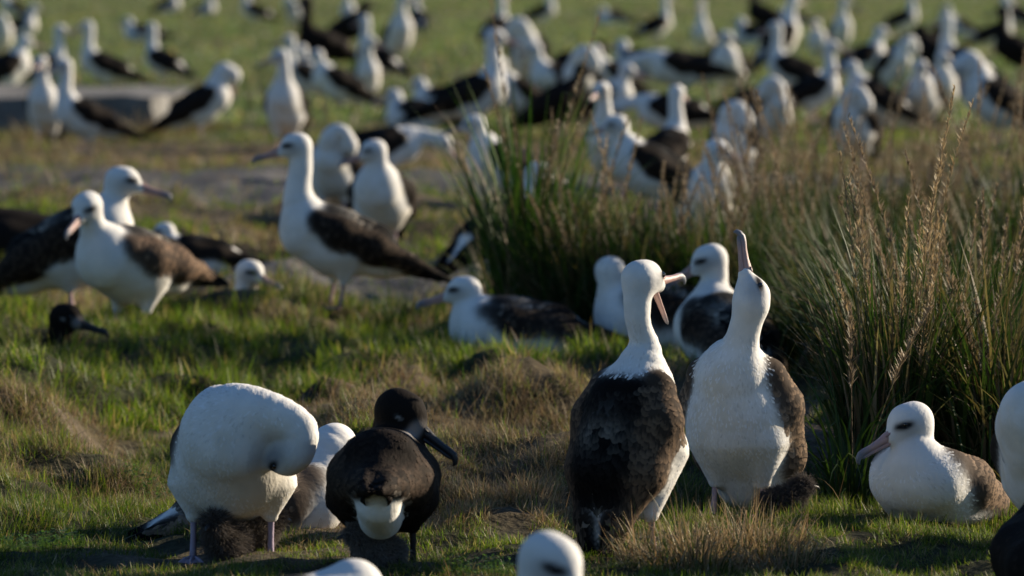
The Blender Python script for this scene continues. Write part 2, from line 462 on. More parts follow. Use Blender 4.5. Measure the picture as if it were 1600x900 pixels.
    if feathers:
        nfar = np.linalg.norm(V - Hc, axis=1) > .11
        dk = np.where((lum < .12) & nfar & (V[:, 2] > .05))[0]
        if len(dk):
            pick = rs.choice(dk, min(feathers, len(dk)), replace=False); pick = pick[colour(V[pick] + a * .012).mean(1) < .10]; pick = pick[np.argsort(-((V[pick] - Cc) @ a))]
            lf = lambda Q: np.interp((Q - Cc) @ a, [-.42, -.22, -.05, .15], [.095, .080, .058, .034])
            wf = lambda Q: np.interp((Q - Cc) @ a, [-.42, -.22, -.05, .15], [.016, .024, .027, .022])
            rows(pick, lf, wf, .0024, np.array([.8, .8, .8]), np.array([2.7, 2.5, 2.2]) if not dark else np.array([1.7, 1.6, 1.5]))
    if fluff:
        wt = np.where((lum > .66))[0]
        wt = wt[np.linalg.norm(V[wt] - Hc - hd * .03, axis=1) > .082 + .02 * face]
        pick = rs.choice(wt, min(fluff, len(wt)), replace=False)
        rows(pick, lambda Q: np.full(len(Q), .030), lambda Q: np.full(len(Q), .013), .0017, np.array([1, 1, 1.]), np.array([1.02, 1.02, 1.02]), 1.0)
    return B, (Hc, hd, hu, hs)

def bill_mesh(fr, gape=0, dark=False):
    Hc, hd, hu, hs = fr
    B = MB()
    pk = np.array((.45, .28, .25)); tip = np.array((.16, .17, .20)); dk = np.array((.018, .018, .022))
    O = Hc + hd * .050 - hu * .011
    g = math.radians(gape)
    def half(upper):
        ang = g * .15 if upper else -g * .85
        ax = hd * math.cos(ang) + hu * math.sin(ang); up = -hd * math.sin(ang) + hu * math.cos(ang)
        if gape == 0: 
            ax = nrm(hd - hu * .10); up = nrm(np.cross(ax, hs)) ; up = up if up @ hu > 0 else -up
        if upper: st = [(-.012, .004, .013, .0135), (.0, .0045, .0145, .0125), (.02, .0045, .0125, .0105), (.045, .003, .0088, .0085), (.068, .0025, .0075, .0072),
                        (.086, .003, .0082, .0068), (.099, .0015, .0085, .0062), (.108, -.0045, .0075, .0048), (.112, -.0115, .0055, .0032), (.1115, -.0185, .002, .0015)]
        else: st = [(-.012, -.0105, .0070, .0115), (.0, -.0105, .0070, .0105), (.02, -.0100, .0060, .0088), (.045, -.0090, .0050, .0072), (.068, -.0082, .0046, .0062),
                    (.085, -.0082, .0048, .0054), (.096, -.0078, .0040, .0042), (.103, -.0070, .0018, .0018)]
        pts = []; rad = []; col = []
        n = 12; V = []; 
        for i, (x, z, rh, rw) in enumerate(st):
            c_ = O + ax * x + up * z; t = max(0, x) / .112
            # hook rings tilt
            tilt = 0 if not upper else np.interp(x if i < 8 else .112 + .001 * i, [.09, .108, .12], [0, .7, 1.3])
            tn = ax * math.cos(tilt) - up * math.sin(tilt); rn = up * math.cos(tilt) + ax * math.sin(tilt)
            for j in range(n):
                q = 2 * math.pi * j / n; V.append(c_ + hs * math.cos(q) * rw + rn * math.sin(q) * rh)
            k = sstep(.55, .95, t); cc = pk * (1 - k) + tip * k
            if dark: cc = dk + k * .004
            col += [cc * (1.0 if not upper else 1.05)] * n
        m = len(st)
        F4 = [(i * n + j, i * n + (j + 1) % n, (i + 1) * n + (j + 1) % n, (i + 1) * n + j) for i in range(m - 1) for j in range(n)]
        V.append(O + ax * st[-1][0] + up * st[-1][1]); col.append(col[-1])
        F3 = [(m * n, (m - 1) * n + j, (m - 1) * n + (j + 1) % n) for j in range(n)]
        B.add(V, F3, F4, np.array(col))
        if upper:   # nostril tubes
            for sg in (1, -1):
                q0 = O + ax * .006 + up * .0125 + hs * sg * .0095; q1 = O + ax * .026 + up * .0105 + hs * sg * .0088
                B.tube([q0, q0 * .5 + q1 * .5, q1], [.002, .0030, .0024], pk * .75 if not dark else dk, 6)
    half(True); half(False)
    return B
def eye_mesh(fr, sg, V0=None):
    Hc, hd, hu, hs = fr; B = MB()
    c_ = Hc + hd * .031 + hu * .0105 + hs * sg * .0315; r = .0072
    V = []; F4 = []; n = 10; m = 7
    for i in range(m):
        th = math.pi * (i + .02) / (m - 1 + .04)
        for j in range(n):
            ph = 2 * math.pi * j / n
            V.append(c_ + r * (hd * math.sin(th) * math.cos(ph) + hu * math.sin(th) * math.sin(ph) + hs * math.cos(th)))
    F4 = [(i * n + j, i * n + (j + 1) % n, (i + 1) * n + (j + 1) % n, (i + 1) * n + j) for i in range(m - 1) for j in range(n)]
    B.add(V, None, F4, (.006, .005, .005)); return B

def make_bird(name='albatross', parts=True, **kw):
    B, fr = bird_mesh(**kw)
    body = B.build(name, (M_PLUM,))
    if not kw.get('nobill'):
        bill_mesh(fr, kw.get('gape', 0), kw.get('dark', False)).build('bill', (M_BILL,), body)
    if parts:
        for sg in (1, -1): eye_mesh(fr, sg).build('eye', (M_EYE,), body)
    return body
def dup(o):
    c = o.copy(); C.objects.link(c)
    for ch in o.children:
        k = ch.copy(); C.objects.link(k); k.parent = c
    return c
# ------------------------------------------------------------------ terrain
for (px, py, r_) in ((362, 863, .32), (405, 820, .25), (598, 884, .3), (975, 866, .28), (1163, 800, .3), (1460, 822, .3), (528, 503, .35), (806, 554, .4), (1120, 580, .5), (1400, 768, .4), (1550, 765, .4), (900, 1150, .8), (500, 1100, .8), (205, 512, .35), (108, 495, .3), (335, 478, .3), (25, 522, .3), (1056, 548, .3), (1140, 590, .3), (306, 432, .4), (25, 434, .5), (597, 402, .5), (1100, 400, .5), (790, 445, .4), (1060, 884, .2), (1165, 868, .25), (1655, 862, .3), (1655, 930, .3)):
    FLATS.append((flatx(px, flatD(py)), flatD(py), r_))
addmound(110, 545, .85, .55, .085); addmound(330, 505, .5, .45, .05); addmound(60, 640, .7, .5, .04)
addmound(760, 590, .6, .4, .03); addmound(430, 492, .22, .3, .05)
addmound(95, 508, .20, .28, -.12); addmound(392, 470, .22, .35, -.15)
addmound(1120, 850, .20, .22, .03); addmound(1440, 850, .35, .25, .03); addmound(700, 700, .5, .3, .03)
addmound(330, 858, .35, .2, -.02)

def zones(x, y):
    """0..1 masks of the ground cover: gravel track, bare soil, straw"""
    x = np.asarray(x, float); y = np.asarray(y, float)
    n = fbm(x * 1.1, y * .55, 51, 4) - .5
    yy = y + n * 4.5 + np.clip(x, -8, 8) * .18
    gravel = sstep(28.9, 29.9, yy) * (1 - sstep(33.2, 34.6, yy))
    n2 = fbm(x * 2.2, y * 1.1, 61, 4) - .5
    g2 = sstep(21.0, 21.6, y + n2 * 2.0) * (1 - sstep(23.4, 24.4, y + n2 * 2.5)) * sstep(-1.25, -.9, x + n2) * (1 - sstep(.3, .8, x + n2))
    gravel = np.maximum(gravel, g2)
    soil = sstep(.68, .80, fbm(x * 2.6, y * 1.6, 71, 4))
    for (px, py, rx, ry, s) in ((330, 862, .42, .16, .7), (600, 880, .35, .14, .6), (1010, 850, .3, .2, .6), (960, 868, .1, .1, .8), (1290, 740, .18, .6, 1.0), (1280, 640, .22, .6, .9),
                                (1170, 820, .25, .25, .3), (60, 800, .2, .2, .4), (900, 560, .5, .5, .3), (230, 452, .6, .8, .6), (620, 335, 1.3, 1.0, .7), (660, 225, 1.0, 2.0, .8), (380, 225, 1.0, 2.0, .8)):
        D = flatD(py); soil = np.maximum(soil, s * np.exp(-((x - flatx(px, D)) / rx) ** 2 - ((y - D) / ry) ** 2) * (0.6 + 1.2 * vnoise(x * 9, y * 9, 5)))
    straw = fbm(x * 2.0 + 5, y * 1.0, 91, 4) - .01
    for (px, py, rx, ry, s) in ((120, 760, .4, .6, .22), (60, 700, .5, .5, .15), (840, 650, .3, 1.2, .25), (810, 780, .35, .4, .25), (600, 640, .4, .8, .1), (100, 560, .9, 1.0, -.22),
                                (420, 580, .6, .9, -.16), (560, 505, .9, .8, .18), (250, 620, .5, 1.0, -.1), (1440, 840, .5, .25, -.2), (80, 870, .3, .25, -.25), (780, 870, .3, .3, -.1), (450, 480, .3, .5, .4),
                                (800, 600, 1, .5, .05), (620, 240, 4, 3, .3), (120, 240, 3, 2, .2), (1300, 870, .3, .3, .05), (430, 370, .5, 1.5, .15)):
        D = flatD(py); straw = straw + s * np.exp(-((x - flatx(px, D)) / rx) ** 2 - ((y - D) / ry) ** 2)
    straw = straw + .06 * sstep(22, 30, y) - .20 * sstep(40, 50, y)
    return gravel, np.clip(soil, 0, 1), sstep(.50, .72, straw)

def ground_col(x, y):
    g, s, st = zones(x, y)
    gr = np.array((.026, .030, .013)); gf = np.array((.125, .150, .062)); tn = np.array((.070, .052, .030)); so = np.array((.125, .098, .072)); gv = np.array((.088, .087, .090))  # near turf floor darkened: shadow gaps between blades put into the colour
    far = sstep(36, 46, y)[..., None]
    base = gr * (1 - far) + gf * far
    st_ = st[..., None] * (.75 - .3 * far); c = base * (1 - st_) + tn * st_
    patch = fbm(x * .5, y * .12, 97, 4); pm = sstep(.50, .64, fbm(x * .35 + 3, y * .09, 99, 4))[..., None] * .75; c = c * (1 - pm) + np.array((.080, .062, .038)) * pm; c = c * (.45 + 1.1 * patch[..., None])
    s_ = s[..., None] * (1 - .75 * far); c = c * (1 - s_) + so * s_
    g_ = g[..., None]; c = c * (1 - g_) + gv * g_ * (.8 + .4 * vnoise(x * 3, y * 3, 4)[..., None])
    return c
ys = np.concatenate([np.linspace(-60, 6, 10), np.arange(6.6, 10, .1), np.arange(10, 25, .045), np.arange(25, 42, .14), np.geomspace(42.2, 2500, 90)])
us = np.arange(-1, 1.0001, .0062)
xs = np.sinh(us * 7.2) / math.sinh(7.2) * 1800
xs = np.unique(np.concatenate([xs[np.abs(xs) > 6], np.arange(-6, 6.001, .055)]))
XX, YY = np.meshgrid(xs, ys, indexing='xy')
ZZ = height(XX, YY)
nv = XX.size; nx_ = len(xs); ny_ = len(ys)
idg = np.arange(nv).reshape(ny_, nx_)
Fg = np.stack([idg[:-1, :-1], idg[:-1, 1:], idg[1:, 1:], idg[1:, :-1]], -1).reshape(-1, 4)
mg, N, L, P = newmat('ground_soil')
a = attr_col(N); tc = N.new('ShaderNodeTexCoord')
n1 = N.new('ShaderNodeTexNoise'); n1.inputs['Scale'].default_value = 34; n1.inputs['Detail'].default_value = 6; L.new(tc.outputs['Object'], n1.inputs['Vector'])
n3 = N.new('ShaderNodeTexNoise'); n3.inputs['Scale'].default_value = 3.2; n3.inputs['Detail'].default_value = 5; L.new(tc.outputs['Object'], n3.inputs['Vector'])
r1 = N.new('ShaderNodeMapRange'); r1.inputs['From Min'].default_value = .3; r1.inputs['From Max'].default_value = .7; r1.inputs['To Min'].default_value = .55; r1.inputs['To Max'].default_value = 1.45; L.new(n1.outputs[0], r1.inputs[0])
r3 = N.new('ShaderNodeMapRange'); r3.inputs['From Min'].default_value = .3; r3.inputs['From Max'].default_value = .7; r3.inputs['To Min'].default_value = .75; r3.inputs['To Max'].default_value = 1.25; L.new(n3.outputs[0], r3.inputs[0])
mm = N.new('ShaderNodeMath'); mm.operation = 'MULTIPLY'; L.new(r1.outputs[0], mm.inputs[0]); L.new(r3.outputs[0], mm.inputs[1])
mx = N.new('ShaderNodeMix'); mx.data_type = 'RGBA'; mx.blend_type = 'MULTIPLY'; mx.inputs[0].default_value = 1
L.new(a.outputs['Color'], mx.inputs[6]); L.new(mm.outputs[0], mx.inputs[7]); L.new(mx.outputs[2], P.inputs['Base Color'])
b = N.new('ShaderNodeBump'); b.inputs['Distance'].default_value = .02; b.inputs['Strength'].default_value = .8; L.new(n1.outputs[0], b.inputs['Height']); L.new(b.outputs[0], P.inputs['Normal'])
P.inputs['Roughness'].default_value = .95; P.inputs['Specular IOR Level'].default_value = .1
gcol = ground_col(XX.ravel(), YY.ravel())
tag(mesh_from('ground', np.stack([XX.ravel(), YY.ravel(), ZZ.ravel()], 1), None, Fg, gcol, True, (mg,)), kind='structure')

# ------------------------------------------------------------------ ribbons (blades, stems)
def ribbons(base, az, Ln, tilt, curl, W, col0, col1, segs=2, prof=None, twist=None, kink=0):
    n = len(base); pts = [base.copy()]; th = tilt.copy(); p = base.copy()
    for k in range(segs):
        st = Ln / segs
        p = p + np.stack([np.sin(th) * np.cos(az) * st, np.sin(th) * np.sin(az) * st, np.cos(th) * st], 1); pts.append(p.copy()); th = th + curl / segs
        if kink and k >= segs // 3: th = th + (RS.rand(n) < kink) * (.5 + 1.6 * RS.rand(n))
    fa = az + math.pi / 2 + (twist if twist is not None else 0)
    sd_ = np.stack([np.cos(fa), np.sin(fa), 0 * fa], 1)
    prof = prof or ([1, .85, 0] if segs == 2 else [1 - (k / segs) ** 2 * 1.0 for k in range(segs + 1)])
    Vs = []; Cs = []
    for k in range(segs):
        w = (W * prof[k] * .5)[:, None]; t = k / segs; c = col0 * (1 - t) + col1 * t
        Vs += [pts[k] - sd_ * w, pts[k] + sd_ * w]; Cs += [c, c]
    Vs.append(pts[segs]); Cs.append(col1)
    m = 2 * segs + 1
    V = np.stack(Vs, 1).reshape(-1, 3); Cc = np.stack(Cs, 1).reshape(-1, 3)
    o = np.arange(n)[:, None] * m
    q = [(2 * k, 2 * k + 1, 2 * k + 3, 2 * k + 2) for k in range(segs - 1)]
    F4 = np.concatenate([o + np.array(r)[None] for r in q]) if q else None
    F3 = o + np.array([2 * segs - 2, 2 * segs - 1, 2 * segs])[None]
    return V, F3, F4, Cc
def R(n, a=0., b=1.): return RS.rand(n) * (b - a) + a
def pal(n, choices, jit=.25):
    c = np.array(choices)[RS.randint(len(choices), size=n)]
    return c * (1 + (RS.rand(n, 1) - .5) * 2 * jit) * (1 + (RS.rand(n, 3) - .5) * .1)
GREENS = [(.118, .168, .013), (.080, .135, .012), (.155, .185, .022), (.060, .105, .015)]
TANS = [(.34, .26, .14), (.27, .20, .10), (.22, .15, .08), (.40, .33, .20)]
SAGE = [(.12, .165, .07), (.10, .145, .06), (.15, .185, .085)]
def turf(y0, y1, dens, Lr, Wr, dry, segs=2, far=False, flat=False, mx=1.0):
    # area sampled: the wedge the camera sees plus a margin on both sides
    x1 = .092 * y1 + 1.0 * mx
    n = int((y1 - y0) * (.092 * (y0 + y1) + 1.6 * mx) * dens)
    y = R(n, y0, y1); x = (R(n) * 2 - 1) * (.092 * y + .8 * mx) + .15
    g, s, st = zones(x, y)
    cl = fbm(x * 13, y * 9, 17, 3); cl2 = fbm(x * 2.3, y * 1.6, 23, 3)
    p = (1 - g * .93) * (1 - s * (.80 if not dry else .45)) * sstep(.36, .56, cl)
    p = p * (np.clip(st * 1.1 + .12, 0, 1) if dry else np.clip(1.08 - st * .85, 0, 1))
    k = RS.rand(n) < p; x = x[k]; y = y[k]; cl = cl[k]; cl2 = cl2[k]; st = st[k]; n = len(x)
    z = height(x, y)
    Ln = R(n, *Lr) * (.10 + 1.5 * cl + .6 * cl2); 
    W = R(n, *Wr)
    Ln = Ln * (1 - .50 * sstep(13.4, 12.4, y)) * (1 - .5 * s[k])
    if flat: til = R(n, 1.1, 1.6); cu = R(n, -.3, .5); z = z + R(n, .001, .018)
    elif dry: til = R(n, .3, 1.4); cu = R(n, -.8, 1.8)
    else: til = R(n, .25, 1.4); cu = R(n, -1.0, 2.0)
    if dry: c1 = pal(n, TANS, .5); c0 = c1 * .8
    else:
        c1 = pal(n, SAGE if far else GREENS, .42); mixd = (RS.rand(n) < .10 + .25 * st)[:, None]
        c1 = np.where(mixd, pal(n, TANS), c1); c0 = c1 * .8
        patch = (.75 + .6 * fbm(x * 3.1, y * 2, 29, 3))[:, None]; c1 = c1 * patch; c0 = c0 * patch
    base = np.stack([x, y, z - .003], 1)
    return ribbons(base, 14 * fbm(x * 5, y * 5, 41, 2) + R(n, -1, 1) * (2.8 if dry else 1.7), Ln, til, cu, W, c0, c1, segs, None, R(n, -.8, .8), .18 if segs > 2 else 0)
def stuff(name, jobs, mat, label, cat):
    B = MB()
    for j in jobs: V, F3, F4, Cc = turf(**j); B.add(V, F3, F4, Cc)
    o = B.build(name, (mat,)); tag(o, label, cat, None, 'stuff'); return o
Q = 1.0
stuff('grass', [dict(segs=3, y0=9.2, y1=16, dens=32000 * Q, Lr=(.020, .056), Wr=(.0009, .0022), dry=False),
                dict(y0=16, y1=24, dens=7500 * Q, Lr=(.03, .080), Wr=(.002, .0042), dry=False),
                dict(y0=24, y1=42, dens=1100 * Q, Lr=(.03, .08), Wr=(.004, .010), dry=False),
                dict(y0=42, y1=135, dens=110 * Q, Lr=(.04, .09), Wr=(.012, .035), dry=False, far=True)], M_BLADE,
      'short green turf growing in uneven patches between the birds', 'grass')
stuff('dry_grass', [dict(segs=4, y0=9.2, y1=19, dens=160, Lr=(.07, .16), Wr=(.0013, .0024), dry=True),
                    dict(segs=3, y0=9.2, y1=16, dens=21000 * Q, Lr=(.020, .058), Wr=(.0010, .0020), dry=True),
                    dict(y0=9.2, y1=15, dens=6000 * Q, Lr=(.03, .08), Wr=(.0011, .0022), dry=True, flat=True),
                    dict(y0=16, y1=24, dens=6000 * Q, Lr=(.025, .060), Wr=(.0018, .003), dry=True),
                    dict(y0=24, y1=42, dens=650 * Q, Lr=(.03, .08), Wr=(.003, .008), dry=True),
                    dict(y0=42, y1=135, dens=25 * Q, Lr=(.04, .08), Wr=(.012, .03), dry=True)], M_STRAW,
      'dry straw coloured grass and trampled litter among the green turf', 'dry grass')

# ------------------------------------------------------------------ tall grass clumps
DKG = [(.024, .046, .014), (.034, .062, .016), (.046, .082, .020), (.018, .036, .012)]
OLV = [(.050, .090, .020), (.068, .088, .024), (.036, .066, .016)]
DRY0 = [(.19, .140, .080), (.135, .095, .055), (.09, .062, .038), (.27, .215, .14)]
def clump(name, px, py, rad, n, hgt, mixdry=.3, stems=0, lab='', W=(.0035, .0075), spread=.5, group='tall grass clumps', dx=0, dy=0, cat='grass clump', curl=(.3, 1.6), plume=(.40, .32, .21), segs=6, lean=0, low=DKG, dryp=None):
    DRY = dryp or DRY0
    x0, y0, z0 = ground(px, py); x0 += dx; y0 += dy
    if cat == 'grass clump' and n > 300: n = int(n * 1.9)
    r = rad * np.sqrt(R(n)); a0 = R(n, 0, 6.283)
    bx = np.cos(a0) * r; by = np.sin(a0) * r
    bz = height(bx + x0, by + y0) - z0 - .004
    az = a0 + R(n, -1.1, 1.1); edge = r / rad
    Ln = hgt * R(n, .55, 1.12) * (1 - .25 * edge)
    til = .04 + spread * edge * R(n, .3, 1.0); cu = R(n, *curl) * (.35 + .8 * edge)
    isd = (RS.rand(n) < mixdry)[:, None]
    ca = np.where(isd, pal(n, DRY), pal(n, low)); cb = np.where(isd, pal(n, DRY), pal(n, OLV + low))
    B = MB()
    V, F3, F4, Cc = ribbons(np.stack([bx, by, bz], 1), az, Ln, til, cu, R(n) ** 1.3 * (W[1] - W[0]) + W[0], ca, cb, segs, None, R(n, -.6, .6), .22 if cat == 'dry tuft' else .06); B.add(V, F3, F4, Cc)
    # dead, bent litter round the foot
    m = n // 3; a1 = R(m, 0, 6.283); r1 = rad * R(m, .2, 1.25)
    V, F3, F4, Cc = ribbons(np.stack([np.cos(a1) * r1, np.sin(a1) * r1, height(np.cos(a1) * r1 + x0, np.sin(a1) * r1 + y0) - z0], 1), a1 + R(m, -1, 1), hgt * R(m, .1, .35), R(m, .4, 1.3), R(m, 0, 1.6), R(m, W[0] * .6, W[1] * .6), pal(m, DRY) * .8, pal(m, DRY), 4); B.add(V, F3, F4, Cc)
    # flowering stems with branched seed heads
    A = B; B = MB()
    for _ in range(stems):
        a1 = RS.rand() * 6.283; rr = rad * .75 * math.sqrt(RS.rand()); L_ = hgt * (.75 + .7 * RS.rand() ** 1.5); th = .02 + .16 * RS.rand(); cv = .1 + .3 * RS.rand()
        p = np.array([math.cos(a1) * rr, math.sin(a1) * rr, 0.]); d_ = a1 + (RS.rand() - .5) * 2 + lean; pts = [p.copy()]
        for k in range(10):
            t = th + cv * k / 10; p = p + np.array([math.sin(t) * math.cos(d_), math.sin(t) * math.sin(d_), math.cos(t)]) * L_ / 10; pts.append(p.copy())
        pts = np.array(pts); cst = pal(1, DRY)[0]
        B.tube(pts, list(np.linspace(.0016, .0007, 11)), cst, 4, False)
        k = int(120 + 70 * RS.rand()); tt = R(k, .58, 1.0) * 10; i0 = np.minimum(tt.astype(int), 9); fr = (tt - i0)[:, None]
        bp = pts[i0] * (1 - fr) + pts[i0 + 1] * fr
        col = np.array(plume) * R(k, .5, 1.0)[:, None] * (.8 + .4 * RS.rand())
        V, F3, F4, Cc = ribbons(bp, R(k, 0, 6.283), R(k, .014, .038) * (1.15 - .6 * (tt / 10 - .58) / .42), R(k, .15, .7), R(k, -.2, .6), R(k, .0018, .0042), col * .8, col, 3, [.4, 1, .9, 0]); B.add(V, F3, F4, Cc)
    o = A.build(name, (M_TALL if cat == 'grass clump' else M_STRAW,)); o.location = (x0, y0, z0)
    if stems: B.build('seed_stems', (M_STRAW,), o)
    tag(o, lab, cat, group); return o
GW = (.0045, .013)
clump('tall_grass_clump', 828, 490, .11, 240, .92, .12, 6, 'tall green grass clump standing alone left of the brown thicket', low=[(.055, .120, .018), (.035, .080, .016), (.075, .135, .022)], spread=.32, W=(.006, .018), curl=(.0, .9))  # brighter greens than the other clumps: sunlit look put into the blade colour
clump('tall_grass_clump', 880, 500, .12, 300, .62, .25, 4, 'second green clump touching the lone tall one on its right', spread=.35, W=GW, curl=(.1, 1.2))
clump('tall_grass_clump', 765, 472, .05, 90, .36, .2, 1, 'low sparse grass tuft just left of the lone tall green clump', spread=.7)
clump('tall_grass_clump', 930, 516, .17, 420, .54, .4, 8, 'brownish green clump left of the open-billed albatross', spread=.45, W=GW)
clump('tall_grass_clump', 1005, 522, .18, 460, .52, .3, 8, 'mixed brown and green grass clump behind the open-billed albatross', spread=.45, W=GW)
clump('tall_grass_clump', 1085, 528, .18, 460, .52, .3, 8, 'mixed grass clump behind the head of the sky-pointing albatross', spread=.45, W=GW)
clump('tall_grass_clump', 1165, 532, .18, 460, .56, .25, 6, 'dark grass clump right behind the sky-pointing bill', spread=.4, W=GW)
clump('tall_grass_clump', 1240, 538, .18, 480, .62, .2, 6, 'dark grass clump right of the sky-pointing bill', spread=.4, W=GW)
clump('tall_grass_clump', 1315, 545, .18, 480, .64, .2, 6, 'dark shaded grass clump between the pair and the big near clump', spread=.4, W=GW)
clump('tall_grass_clump', 1190, 440, .26, 420, .56, .6, 22, 'brown seeding clump at the upper left of the thicket', spread=.4, W=(.005, .011))
clump('tall_grass_clump', 1290, 430, .28, 420, .60, .6, 26, 'brown seeding clump in the upper middle of the thicket', spread=.4, W=(.005, .011))
clump('tall_grass_clump', 1395, 440, .28, 420, .62, .55, 26, 'brown seeding clump behind the tan plumes', spread=.4, W=(.005, .011))
clump('tall_grass_clump', 1500, 430, .28, 420, .62, .5, 22, 'brown seeding clump at the upper right behind the thin bare stems', spread=.4, W=(.005, .011))
clump('tall_grass_clump', 1600, 440, .28, 400, .60, .5, 18, 'brown clump cut by the right edge behind the near thicket', spread=.4, W=(.005, .011))
clump('tall_grass_clump', 1390, 600, .20, 420, .64, .25, 4, 'dark green clump filling the middle of the thicket', spread=.4, W=GW)
clump('tall_grass_clump', 1540, 620, .22, 420, .66, .25, 4, 'dark green clump at the right behind the near thicket', spread=.4, W=GW)
clump('tall_grass_clump', 1392, 768, .11, 330, .70, .35, 17, 'nearest tall clump with tan plumes, behind the sitting albatross on the right', spread=.12, curl=(.1, 1.1), W=(.0035, .015), plume=(.60, .47, .27))
clump('tall_grass_clump', 1325, 790, .05, 70, .52, .05, 2, 'thin dark green tuft of arching blades left of the nearest tall clump', spread=.7, curl=(1.0, 2.6), W=(.004, .009))
clump('tall_grass_clump', 1475, 745, .14, 380, .66, .5, 9, 'dense brown stemmed clump right of the nearest tan plumes', spread=.22, curl=(.1, 1.2), W=(.0035, .015))
clump('tall_grass_clump', 1575, 765, .15, 380, .62, .5, 8, 'tall clump of dark and dead blades at the right edge', spread=.30, curl=(.3, 1.6), W=(.0035, .016))
clump('tall_grass_clump', 1430, 690, .15, 330, .64, .35, 6, 'dark clump wedged between the nearest tan plumes and the brown stems', spread=.25, W=(.004, .015))
clump('tall_grass_clump', 1535, 700, .15, 330, .64, .4, 6, 'dark clump just inside the right edge behind the nearest ones', spread=.3, W=(.004, .015))
clump('tall_grass_clump', 1285, 575, .16, 330, .46, .1, 0, 'low dark clump in the shade right of the sky-pointing albatross', spread=.45, W=GW)
clump('tall_grass_clump', 620, 520, .07, 60, .30, .3, 0, 'wispy green tuft beside the tail of the standing albatross', spread=.6)
def weed(px, py, rad, n, lab):
    x0, y0, z0 = ground(px, py); B = MB()
    for _ in range(n):
        a_ = RS.rand() * 6.283; r = rad * math.sqrt(RS.rand()); bx = r * math.cos(a_); by = r * math.sin(a_); h = .008 + .03 * RS.rand(); L_ = .006 + .007 * RS.rand(); w = L_ * .75
        gz = float(height(x0 + bx, y0 + by)) - z0; t = RS.rand() * 6.283; ti = (RS.rand() - .3) * 1.0
        ax = np.array([math.cos(t) * math.cos(ti), math.sin(t) * math.cos(ti), math.sin(ti)]); sx = np.array([-math.sin(t), math.cos(t), 0]); c0 = np.array([bx, by, gz + h])
        V = [c0, c0 + ax * L_ * .5 + sx * w * .5, c0 + ax * L_, c0 + ax * L_ * .5 - sx * w * .5, np.array([bx, by, gz]), np.array([bx + .001, by, gz])]
        B.add(V, [(0, 4, 5)], [(0, 1, 2, 3)], np.array((.060, .115, .030)) * (.6 + .9 * RS.rand()))
    o = B.build('low_weed', (M_BLADE,), None, False); o.location = (x0, y0, z0); tag(o, lab, 'weed', 'small leafed weeds')
weed(60, 858, .10, 420, 'bright small leafed weed patch at the bottom left')
weed(232, 768, .07, 320, 'small leafed weed patch left of the bowed albatross')
weed(745, 895, .08, 260, 'small leafed weed patch right of the dark albatross at the bottom')
# dry tuft round the feet of the calling pair
for (px, py, r_, n, h, lb) in ((1080, 884, .10, 520, .19, 'dry straw tuft in front of the feet of the calling pair'),
                           (1165, 868, .14, 620, .17, 'dry straw heap under the breast of the sky-pointing albatross'),
                           (1000, 876, .05, 130, .15, 'small dry tuft round the right leg of the open-billed albatross'),
                           (1225, 890, .10, 260, .11, 'low dry tuft at the right end of the straw heap')):
    clump('dry_grass_tuft', px, py, r_, n, h, .72, 0, lb, W=(.0014, .0040), spread=1.0, group='dry grass tufts', cat='dry tuft', curl=(-.5, 2.8), segs=5, low=OLV, dryp=TANS)
for (px, py, lb) in ((815, 775, 'small dry tuft left of the black backed albatross'), (140, 770, 'small dry tuft left of the bowed preening albatross'), (755, 790, 'small dry tuft right of the dark albatross'),
                 (450, 500, 'brown tuft on the rise beside the half hidden albatross head'), (1545, 705, 'pale dry tuft behind the tail of the sitting albatross on the right')):
    clump('dry_grass_tuft', px, py, .11, 320, .085, .85, 0, lb, W=(.0012, .0026), spread=1.1, group='dry grass tufts', cat='dry tuft', curl=(-.5, 2.6), segs=4, low=OLV, dryp=TANS)

# ------------------------------------------------------------------ low concrete slab at the far left
m, N, L, P = newmat('old_concrete')
tc = N.new('ShaderNodeTexCoord'); n1 = N.new('ShaderNodeTexNoise'); n1.inputs['Scale'].default_value = 3; n1.inputs['Detail'].default_value = 8; L.new(tc.outputs['Object'], n1.inputs['Vector'])
rp = N.new('ShaderNodeValToRGB'); rp.color_ramp.elements[0].position = .3; rp.color_ramp.elements[0].color = (.06, .06, .06, 1); rp.color_ramp.elements[1].position = .7; rp.color_ramp.elements[1].color = (.23, .225, .215, 1)
L.new(n1.outputs[0], rp.inputs[0]); L.new(rp.outputs[0], P.inputs['Base Color']); P.inputs['Roughness'].default_value = .9
b = N.new('ShaderNodeBump'); b.inputs['Distance'].default_value = .02; L.new(n1.outputs[0], b.inputs['Height']); L.new(b.outputs[0], P.inputs['Normal'])
import bmesh
x0, y0, z0 = ground(240, 207)
bm = bmesh.new(); vs = []
for (x, y) in ((-5.2, -.9), (0, 0), (.38, 2.9), (-4.6, 3.2)):
    vs.append((x, y))
bot = [bm.verts.new((x, y, -.25)) for x, y in vs]; top = [bm.verts.new((x, y, .26)) for x, y in vs]
bm.faces.new(top); bm.faces.new(bot[::-1])
for i in range(4): bm.faces.new((bot[i], bot[(i + 1) % 4], top[(i + 1) % 4], top[i]))
bmesh.ops.subdivide_edges(bm, edges=bm.edges[:], cuts=22, use_grid_fill=True)
for v in bm.verts:
    q = fbm(np.array(v.co.x * 3.1), np.array(v.co.y * 3.1 + v.co.z * 4), 77, 4) - .5; v.co.x += float(q) * .14; v.co.y += float(q) * .10; v.co.z += float(q) * .09
me = bpy.data.meshes.new('concrete_slab'); bm.to_mesh(me); bm.free(); me.materials.append(m)
o = bpy.data.objects.new('concrete_slab', me); C.objects.link(o); o.location = (x0, y0, z0)
tag(o, 'low weathered grey concrete slab on the turf at the left, behind the far birds', 'slab')

